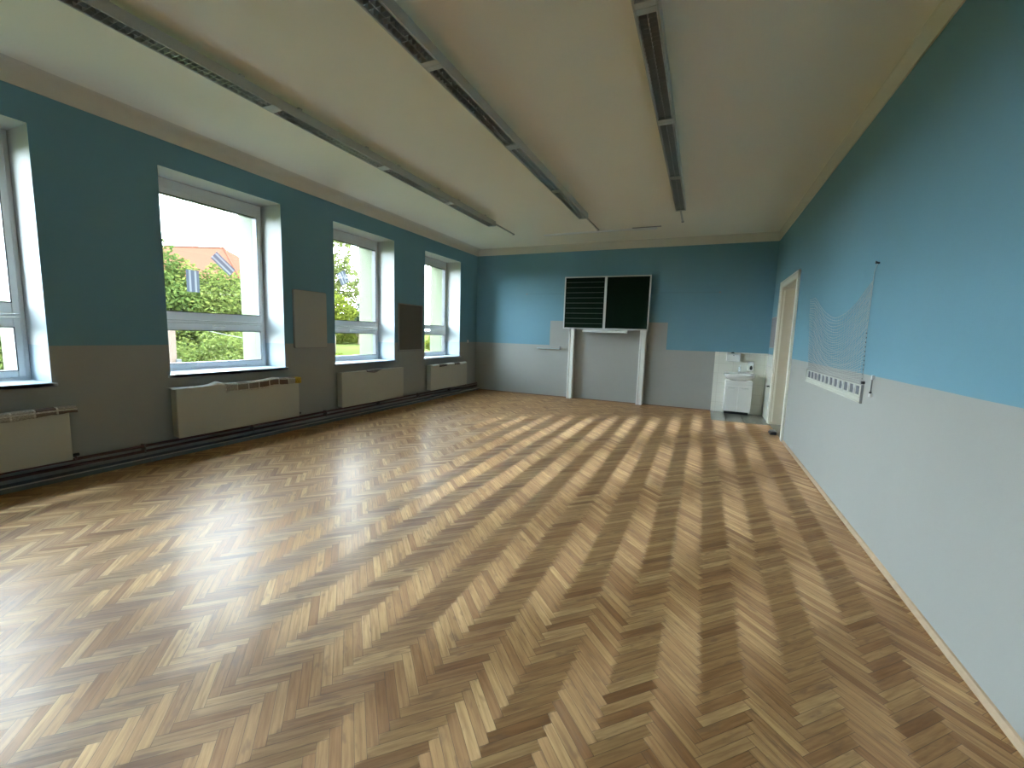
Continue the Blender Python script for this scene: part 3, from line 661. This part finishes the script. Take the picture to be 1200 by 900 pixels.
for x, y1, lb in ((1.60, 8.58, 'thin surface conduit beyond the ceiling light row nearest the windows'), (3.40, 8.72, 'thin surface conduit beyond the middle ceiling light row'), (4.99, 8.55, 'thin surface conduit beyond the ceiling light row nearest the right wall')):
    c = empty('cable_conduit', (x, 8, CEIL)); tag(c, lb, 'conduit')
    MB().box(x - 0.013, x + 0.013, 1.40 + 4 * LP + 0.002, y1, CEIL - 0.022, CEIL).build('duct', M['lum'] if x > 4 else M['grille'], c, 0.002)
    MB().box(x - 0.02, x + 0.02, y1, y1 + 0.03, CEIL - 0.026, CEIL).build('end_cap', M['corkf'], c, 0.002)
cs = empty('ceiling_rail', (3.36, 8.86, CEIL)); tag(cs, 'long thin white batten on the ceiling parallel to the back wall above the blackboard', 'ceiling rail')
MB().box(2.20, 4.10, 8.84, 8.885, CEIL - 0.03, CEIL).build('batten', M['plastic'], cs, 0.002)
MB().box(4.10, 4.52, 8.83, 8.895, CEIL - 0.04, CEIL).build('end_box', M['plastic'], cs, 0.003)
MB().box(4.06, 4.60, 8.80, 8.825, CEIL - 0.012, CEIL).build('cable', M['corkf'], cs)

# ------------------------------------------------------------------ net and card strip on the right wall
nt_ = empty('hanging_net', (W, 4.30, 2.14)); tag(nt_, 'fine sagging string net hung from a nail on the right wall above the card strip', 'net')
net = MB(); rnd = random.Random(3)
X = W - 0.012
def topz(t):     # t 0 = right cord, 1 = left edge
    return 2.02 - 0.30 * math.sin(math.pi * min(1, t * 1.15)) * (1 - 0.25 * t) + 0.03 * t
rows = 34
for k in range(rows):
    g = k / (rows - 1); pts = []
    for i in range(25):
        t = i / 24; yy = 4.335 + 0.03 * g + t * (2.25 - 0.33 * g)
        zt_ = topz(t); zb_ = 1.19; z = zt_ + (zb_ - zt_) * g
        z -= 0.16 * math.sin(math.pi * t) * (1 - g) * g * 4 * 0.8
        pts.append((X + rnd.uniform(-0.003, 0.003), yy, z + 0.004 * math.sin(k * 1.7 + i)))
    net.tube(pts, 0.0021, 4, cap=False)
for j in range(30):
    t = (j + 0.5) / 30; pts = []
    for i in range(20):
        g = i / 19; yy = 4.335 + 0.03 * g + t * (2.25 - 0.33 * g) + 0.01 * (i % 2)
        zt_ = topz(t); z = zt_ + (1.19 - zt_) * g - 0.32 * math.sin(math.pi * t) * (1 - g) * g
        pts.append((X, yy, z))
    net.tube(pts, 0.0009, 3, cap=False)
no = net.build('mesh_strings', M['string'], nt_)
MB().tube([(X, 4.300, 2.140), (X, 4.345, 2.09), (X, 4.350, 2.03), (X, 4.352, 1.7), (X, 4.345, 1.45), (X, 4.300, 1.19)], 0.0018, 6).build('edge_cord', M['string'], nt_)
for k in range(11): MB().tube([(X, 4.345 - 0.003 * k, 1.60 - 0.037 * k), (X, 4.345 - 0.003 * k, 1.590 - 0.037 * k)], 0.0036, 8).build('knot', M['cord'], nt_)
MB().tube([(W - 0.0005, 4.298, 2.143), (W - 0.022, 4.298, 2.148)], 0.008, 10).tube([(W - 0.022, 4.298, 2.148), (W - 0.026, 4.298, 2.148)], 0.012, 10).build('nail', M['dark'], nt_)
MB().tube([(W - 0.0005, 4.290, 1.195), (W - 0.024, 4.290, 1.195)], 0.012, 10).build('lower_nail', M['dark'], nt_)
cp_ = empty('card_strip', (W, 5.3, 1.03)); tag(cp_, 'long cream holder strip with a row of small grey and white cards below the net', 'card holder')
sk = 0.0
MB().box(W - 0.014, W, 4.30, 6.30, 1.030, 1.170).build('backing', M['strip'], cp_, 0.002)
MB().box(W - 0.026, W - 0.014, 4.30, 6.30, 1.030, 1.036).box(W - 0.020, W - 0.014, 4.30, 6.30, 1.052, 1.058).box(W - 0.024, W - 0.014, 4.30, 6.30, 1.072, 1.080).build('ledge', M['strip'], cp_)
MB().box(W - 0.018, W - 0.001, 4.292, 4.30, 1.022, 1.175).build('end_bar', M['steel'], cp_)
MB().box(W - 0.02, W - 0.001, 6.30, 6.312, 1.03, 1.18).build('end_bar', M['strip'], cp_)
yy = 4.35; k = 0
while yy < 6.20:
    wd = 0.07 + 0.02 * rnd.random()
    MB().box(W - 0.017, W - 0.0142, yy, yy + wd, 1.090, 1.158 + 0.006 * rnd.random()).build('slot', M['slot'], cp_)
    MB().prism([(yy + wd + 0.018, 1.086), (yy + wd + 0.058, 1.086), (yy + wd + 0.050, 1.128), (yy + wd + 0.066, 1.168), (yy + wd + 0.010, 1.160), (yy + wd + 0.024, 1.126)], W - 0.022, W - 0.0175, 'x').build('card', M['card'], cp_)
    yy += wd + 0.078
gd = empty('wall_thermometer', (W, 4.09, 1.11)); tag(gd, 'short dark hanging rod with white end caps right of the card strip', 'thermometer')
MB().tube([(W - 0.012, 4.095, 1.14), (W - 0.012, 4.092, 1.235)], 0.0045, 8).build('rod', M['cord'], gd)
MB().box(W - 0.018, W - 0.001, 4.083, 4.103, 1.235, 1.270).build('upper_cap', M['plastic'], gd, 0.003)
MB().box(W - 0.020, W - 0.001, 4.080, 4.106, 1.100, 1.128).build('lower_cap', M['plastic'], gd, 0.004)
MB().tube([(W - 0.014, 4.094, 1.128), (W - 0.014, 4.094, 1.142)], 0.008, 10).build('bulb', M['dark'], gd)

# ------------------------------------------------------------------ outdoors
GZ = -1.0
struct(MB().box(-260, XO, -120, 260, GZ - 0.3, GZ).build('ground', M['grass']))
def tree(name, base, trunk_h, tr, blobs, n, size, m, label, group=None, seed=1):
    rnd = random.Random(seed); r = empty(name, base); tag(r, label, 'tree' if 'tree' in label or 'birch' in label else 'bush', group)
    if trunk_h:
        t = MB().tube([(base[0], base[1], base[2] - 0.05), (base[0] + 0.05, base[1], base[2] + trunk_h * 0.5), (base[0], base[1] + 0.08, base[2] + trunk_h)], [tr, tr * 0.8, tr * 0.45], 10)
        for b in blobs: t.tube([(base[0], base[1], base[2] + trunk_h * 0.6), (b[0], b[1], b[2])], [tr * 0.4, tr * 0.12], 6)
        t.build('trunk', M['bark'], r)
    v, f = [], []; vol = [b[3] * b[4] * b[5] for b in blobs]; tot = sum(vol)
    for b, w_ in zip(blobs, vol):
        for _ in range(int(n * w_ / tot)):
            d_ = Vector((rnd.gauss(0, 1), rnd.gauss(0, 1), rnd.gauss(0, 1))).normalized() * (rnd.uniform(0.45, 1.0) ** 0.5)
            lump = 1 + 0.16 * math.sin(d_.x * 7 + b[0]) * math.sin(d_.y * 6 + b[1]) + 0.12 * math.sin(d_.z * 9)
            c = Vector((b[0] + d_.x * b[3] * lump, b[1] + d_.y * b[4] * lump, b[2] + d_.z * b[5] * lump))
            u_ = Vector((rnd.gauss(0, 1), rnd.gauss(0, 1), rnd.gauss(0, 0.6))).normalized(); w2 = u_.cross(Vector((rnd.gauss(0, 1), rnd.gauss(0, 1), rnd.gauss(0, 1)))).normalized()
            s = size * rnd.uniform(0.6, 1.3); o = len(v)
            v += [tuple(c - u_ * s), tuple(c + w2 * s * 0.45), tuple(c + u_ * s), tuple(c - w2 * s * 0.45)]; f.append((o, o + 1, o + 2, o + 3))
    me = bpy.data.meshes.new('foliage'); me.from_pydata([(p[0] - base[0], p[1] - base[1], p[2] - base[2]) for p in v], [], f); me.materials.append(m); me.update()
    o = bpy.data.objects.new('foliage', me); COL.objects.link(o); o.parent = r
    return r
# trees before the nearest full window (in front of the red-roofed house)
tree('broadleaf_tree', (-15, 9.6, GZ), 2.4, 0.22, [(-15, 9.9, 1.9, 2.0, 1.7, 2.5), (-15.2, 8.2, 1.3, 1.8, 1.9, 2.1)], 22000, 0.095, M['leafB'], 'mid-green broadleaf tree at the left of the nearest full window', None, 11)
tree('broadleaf_tree', (-14, 12.3, GZ), 2.2, 0.20, [(-14, 12.3, 1.9, 1.7, 1.5, 1.9), (-13.6, 11.2, 0.7, 1.6, 1.5, 1.7), (-14.2, 13.8, 1.5, 1.5, 1.1, 1.9), (-14.5, 10.9, 2.3, 1.3, 1.1, 1.6)], 30000, 0.09, M['leafA'], 'yellow-green broadleaf tree below the red roof, middle of the nearest full window', None, 12)
tree('broadleaf_tree', (-16, 15.6, GZ), 2.3, 0.22, [(-16.4, 15.8, 1.6, 1.8, 1.6, 2.1), (-16.6, 14.2, 0.8, 1.6, 1.6, 1.8)], 16000, 0.1, M['leafB'], 'darker green broadleaf tree hiding the right end of the red-roofed house', None, 13)
tree('garden_shrub', (-10, 8.6, GZ), 0, 0, [(-10, 7.9, -0.1, 1.1, 1.3, 0.95), (-10, 9.7, 0.0, 1.1, 1.2, 1.1)], 16000, 0.065, M['leafA'], 'wide light green bush low in the nearest full window', None, 14)
tree('broadleaf_tree', (-13, 4.6, GZ), 2.2, 0.2, [(-13, 4.9, 1.7, 2.0, 2.0, 2.3), (-12, 4.6, 0.2, 1.8, 1.8, 1.4)], 18000, 0.1, M['leafA'], 'bright green broadleaf tree seen through the window at the left edge', None, 15)
# second full window: tall birch, bushes and open lawn
tree('birch_tree', (-30, 33.3, GZ), 7.5, 0.22, [(-30, 33.6, 9.2, 1.9, 1.7, 2.6), (-30, 34.4, 6.6, 2.0, 2.4, 2.2), (-30.3, 32.2, 7.2, 1.9, 1.5, 3.2), (-30, 34.9, 5.4, 1.4, 2.0, 1.4)], 5200, 0.20, M['leafC'], 'tall airy birch against the sky in the middle full window', None, 16)
tree('garden_tree', (-26, 29.4, GZ), 2.0, 0.2, [(-26, 29.6, 2.7, 2.0, 2.2, 1.9), (-26, 28.4, 2.1, 1.8, 1.8, 1.6)], 7000, 0.16, M['leafE'], 'bright yellow-green round tree below the birch', None, 17)
tree('garden_tree', (-45, 52.5, GZ), 2.0, 0.2, [(-45, 53.5, 3.2, 2.4, 3.2, 2.6), (-46, 50.5, 2.8, 2.4, 2.4, 2.2)], 5000, 0.24, M['leafD'], 'distant dark green tree right of the birch at the edge of the lawn', None, 18)
tree('garden_shrub', (-52, 62, GZ), 0, 0, [(-52, 60, 0.6, 2.5, 7, 1.8), (-50, 52, 0.6, 2.5, 6, 1.7), (-48, 66, 0.6, 2, 5, 1.5)], 9000, 0.24, M['leafE'], 'long yellow-green hedge along the far side of the lawn', None, 19)
tree('garden_shrub', (-15, 19.2, GZ), 0, 0, [(-15, 19.0, -0.7, 0.9, 1.0, 0.7)], 1500, 0.10, M['leafE'], 'small yellow-green bush on the lawn low in the middle full window', None, 20)
# third full window
tree('broadleaf_tree', (-60, 102, GZ), 3, 0.3, [(-60, 101, 4.6, 3.5, 5.0, 3.0), (-60, 107, 3.4, 3, 4.0, 2.2)], 5000, 0.32, M['leafD'], 'small dark distant tree at the horizon in the farthest window', None, 21)
tree('garden_shrub', (-24, 43.3, GZ), 0, 0, [(-24, 43.3, 0.0, 1.2, 1.5, 0.9)], 2600, 0.14, M['leafE'], 'bright yellow bush on the lawn in the farthest window', None, 22)
tree('broadleaf_tree', (-26, 48.2, GZ), 2.6, 0.28, [(-26.5, 50.5, 3.1, 1.4, 2.6, 1.2)], 1500, 0.2, M['leafB'], 'slim trunked tree behind the bright yellow bush in the farthest window', None, 23)

# house with the red hipped roof, its long side turned towards the school
hp = (-60.2, 19.75, GZ)
h = empty('house', hp); tag(h, 'house with a large orange-red tiled hip roof behind the trees', 'house'); h.rotation_euler = (0, 0, 0.4182)
def HB_(x0, x1, y0, y1, z0, z1): return MB().box(hp[0] + x0, hp[0] + x1, hp[1] + y0, hp[1] + y1, z0, z1)
def hpt(x, y, z): return (hp[0] + x, hp[1] + y, z)
RX = 21.7   # ridge end
HB_(4.0, RX + 4.2, -4.6, 6.0, GZ, 5.7).build('walls', M['hwall'], h)
ex0, ex1, ey0, ey1, ez, rz = 3.0, RX + 5.5, -5.6, 7.0, 5.6, 9.4
vs = [hpt(ex0, ey0, ez), hpt(ex1, ey0, ez), hpt(ex1, ey1, ez), hpt(ex0, ey1, ez), hpt(ex0 + 5.5, 0.5, rz), hpt(RX, 0.5, rz)]
rf = MB().add(vs, [(0, 1, 5, 4), (1, 2, 5), (2, 3, 4, 5), (3, 0, 4), (3, 2, 1, 0)]).build('roof', M['roof'], h)
for p, q_ in ((hpt(ex0 + 5.5, 0.5, rz + 0.03), hpt(RX, 0.5, rz + 0.03)), (hpt(RX, 0.5, rz + 0.03), hpt(ex1, ey0, ez + 0.03)), (hpt(ex0 + 5.5, 0.5, rz + 0.03), hpt(ex0, ey0, ez + 0.03))):
    MB().tube([p, q_], 0.11, 8).build('ridge_tiles', M['roof'], rf)
HB_(15.5, 15.62, 0.3, 0.42, 9.2, 9.75).build('vent_pipe', M['steel'], rf)
for k in range(5):
    x_ = 6.0 + 3.6 * k
    wf = ring_xz(MB(), hp[1] - 4.66, hp[1] - 4.58, hp[0] + x_, hp[0] + x_ + 1.2, 4.2, 5.8, 0.09).build('house_window', M['pvc'], h)
    HB_(x_ + 0.09, x_ + 1.11, -4.64, -4.605, 4.29, 5.71).build('pane', M['hglass'], wf)
sd2 = empty('garden_shed', (-62, 78, GZ)); tag(sd2, 'low distant shed with a reddish roof at the end of the lawn', 'shed')
MB().box(-64, -60, 72, 82, GZ, 0.6).build('shed_walls', M['hwall'], sd2)
MB().prism([(-64.4, 0.55), (-59.6, 0.55), (-62, 1.5)], 71.6, 82.4, 'y').build('shed_roof', M['roof'], sd2)
gp = empty('gate_post', (-6, 5.92, GZ)); tag(gp, 'pinkish rendered post with a white foot outside the nearest full window', 'post')
MB().prism([(-6.07, 5.86), (-5.93, 5.86), (-5.93, 5.98), (-6.07, 5.98)], GZ, 1.50, 'z').build('shaft', M['pillar'], gp, 0.01)
MB().box(-5.92, -5.84, 5.94, 6.03, GZ, 0.66).build('white_block', M['white'], gp, 0.01)
MB().box(-6.09, -5.91, 5.84, 6.0, 1.50, 1.55).build('cap', M['pillar'], gp, 0.01)
gc = empty('garden_cable', (-5.4, 9.9, GZ)); tag(gc, 'thin pale sagging cable crossing in front of the bushes low in the nearest full window', 'cable')
pts = [(-5.93 + 0.53 * i / 14, 5.98 + 3.92 * i / 14, 1.50 - 0.62 * (i / 14) - 0.10 * math.sin(math.pi * i / 14)) for i in range(15)]
MB().tube(pts, 0.008, 6).build('cable', M['asph'], gc)
MB().tube([(-5.4, 9.9, GZ), (-5.4, 9.9, 0.95)], 0.03, 8).build('stake', M['bark'], gc)

# ------------------------------------------------------------------ light
wd = bpy.data.worlds.new('overcast_sky'); scene.world = wd; wd.use_nodes = True; nt = wd.node_tree
bg = nt.nodes['Background']; tc = N(nt, 'ShaderNodeTexCoord'); sx = N(nt, 'ShaderNodeSeparateXYZ'); nt.links.new(tc.outputs['Generated'], sx.inputs[0])
rp = N(nt, 'ShaderNodeValToRGB'); e = rp.color_ramp.elements
e[0].position = 0.0; e[0].color = (0.80, 0.91, 1.0, 1); e[1].position = 0.8; e[1].color = (0.60, 0.80, 1.0, 1)
nt.links.new(sx.outputs[2], rp.inputs[0]); nt.links.new(rp.outputs[0], bg.inputs[0]); bg.inputs[1].default_value = 7.0
sun = bpy.data.lights.new('sun', 'SUN'); sun.energy = 4; sun.color = (1.0, 0.95, 0.85); sun.angle = math.radians(3)
so_ = bpy.data.objects.new('sun', sun); COL.objects.link(so_)
so_.rotation_euler = Vector((-0.62, 0.22, -0.75)).to_track_quat('-Z', 'Y').to_euler()

# ------------------------------------------------------------------ camera
yaw, pitch, roll, f = 0.4182, -0.1173, 0.0308, 497.09
cy_, sy_, cp, sp = math.cos(yaw), math.sin(yaw), math.cos(pitch), math.sin(pitch)
F = Vector((-sy_ * cp, cy_ * cp, sp)); R = Vector((cy_, sy_, 0)); U = R.cross(F)
R2 = math.cos(roll) * R + math.sin(roll) * U; U2 = -math.sin(roll) * R + math.cos(roll) * U
cam = bpy.data.cameras.new('camera'); co = bpy.data.objects.new('camera', cam); COL.objects.link(co)
m4 = Matrix((R2, U2, -F)).transposed().to_4x4(); m4.translation = (5.495, 0, 1.5); co.matrix_world = m4
cam.sensor_fit = 'HORIZONTAL'; cam.sensor_width = 36; cam.lens = f * 36 / 1200; cam.clip_start = 0.02; cam.clip_end = 600
scene.camera = co

scene.cycles.max_bounces = 14; scene.cycles.diffuse_bounces = 10; scene.cycles.glossy_bounces = 4; scene.cycles.transparent_max_bounces = 16
scene.cycles.sample_clamp_indirect = 8; scene.cycles.use_denoising = True; scene.cycles.use_adaptive_sampling = False; scene.cycles.caustics_reflective = False; scene.cycles.caustics_refractive = False
vs_ = scene.view_settings; vs_.view_transform = 'Standard'; vs_.look = 'None'; vs_.gamma = 1.0; vs_.use_curve_mapping = False; vs_.exposure = 2.68
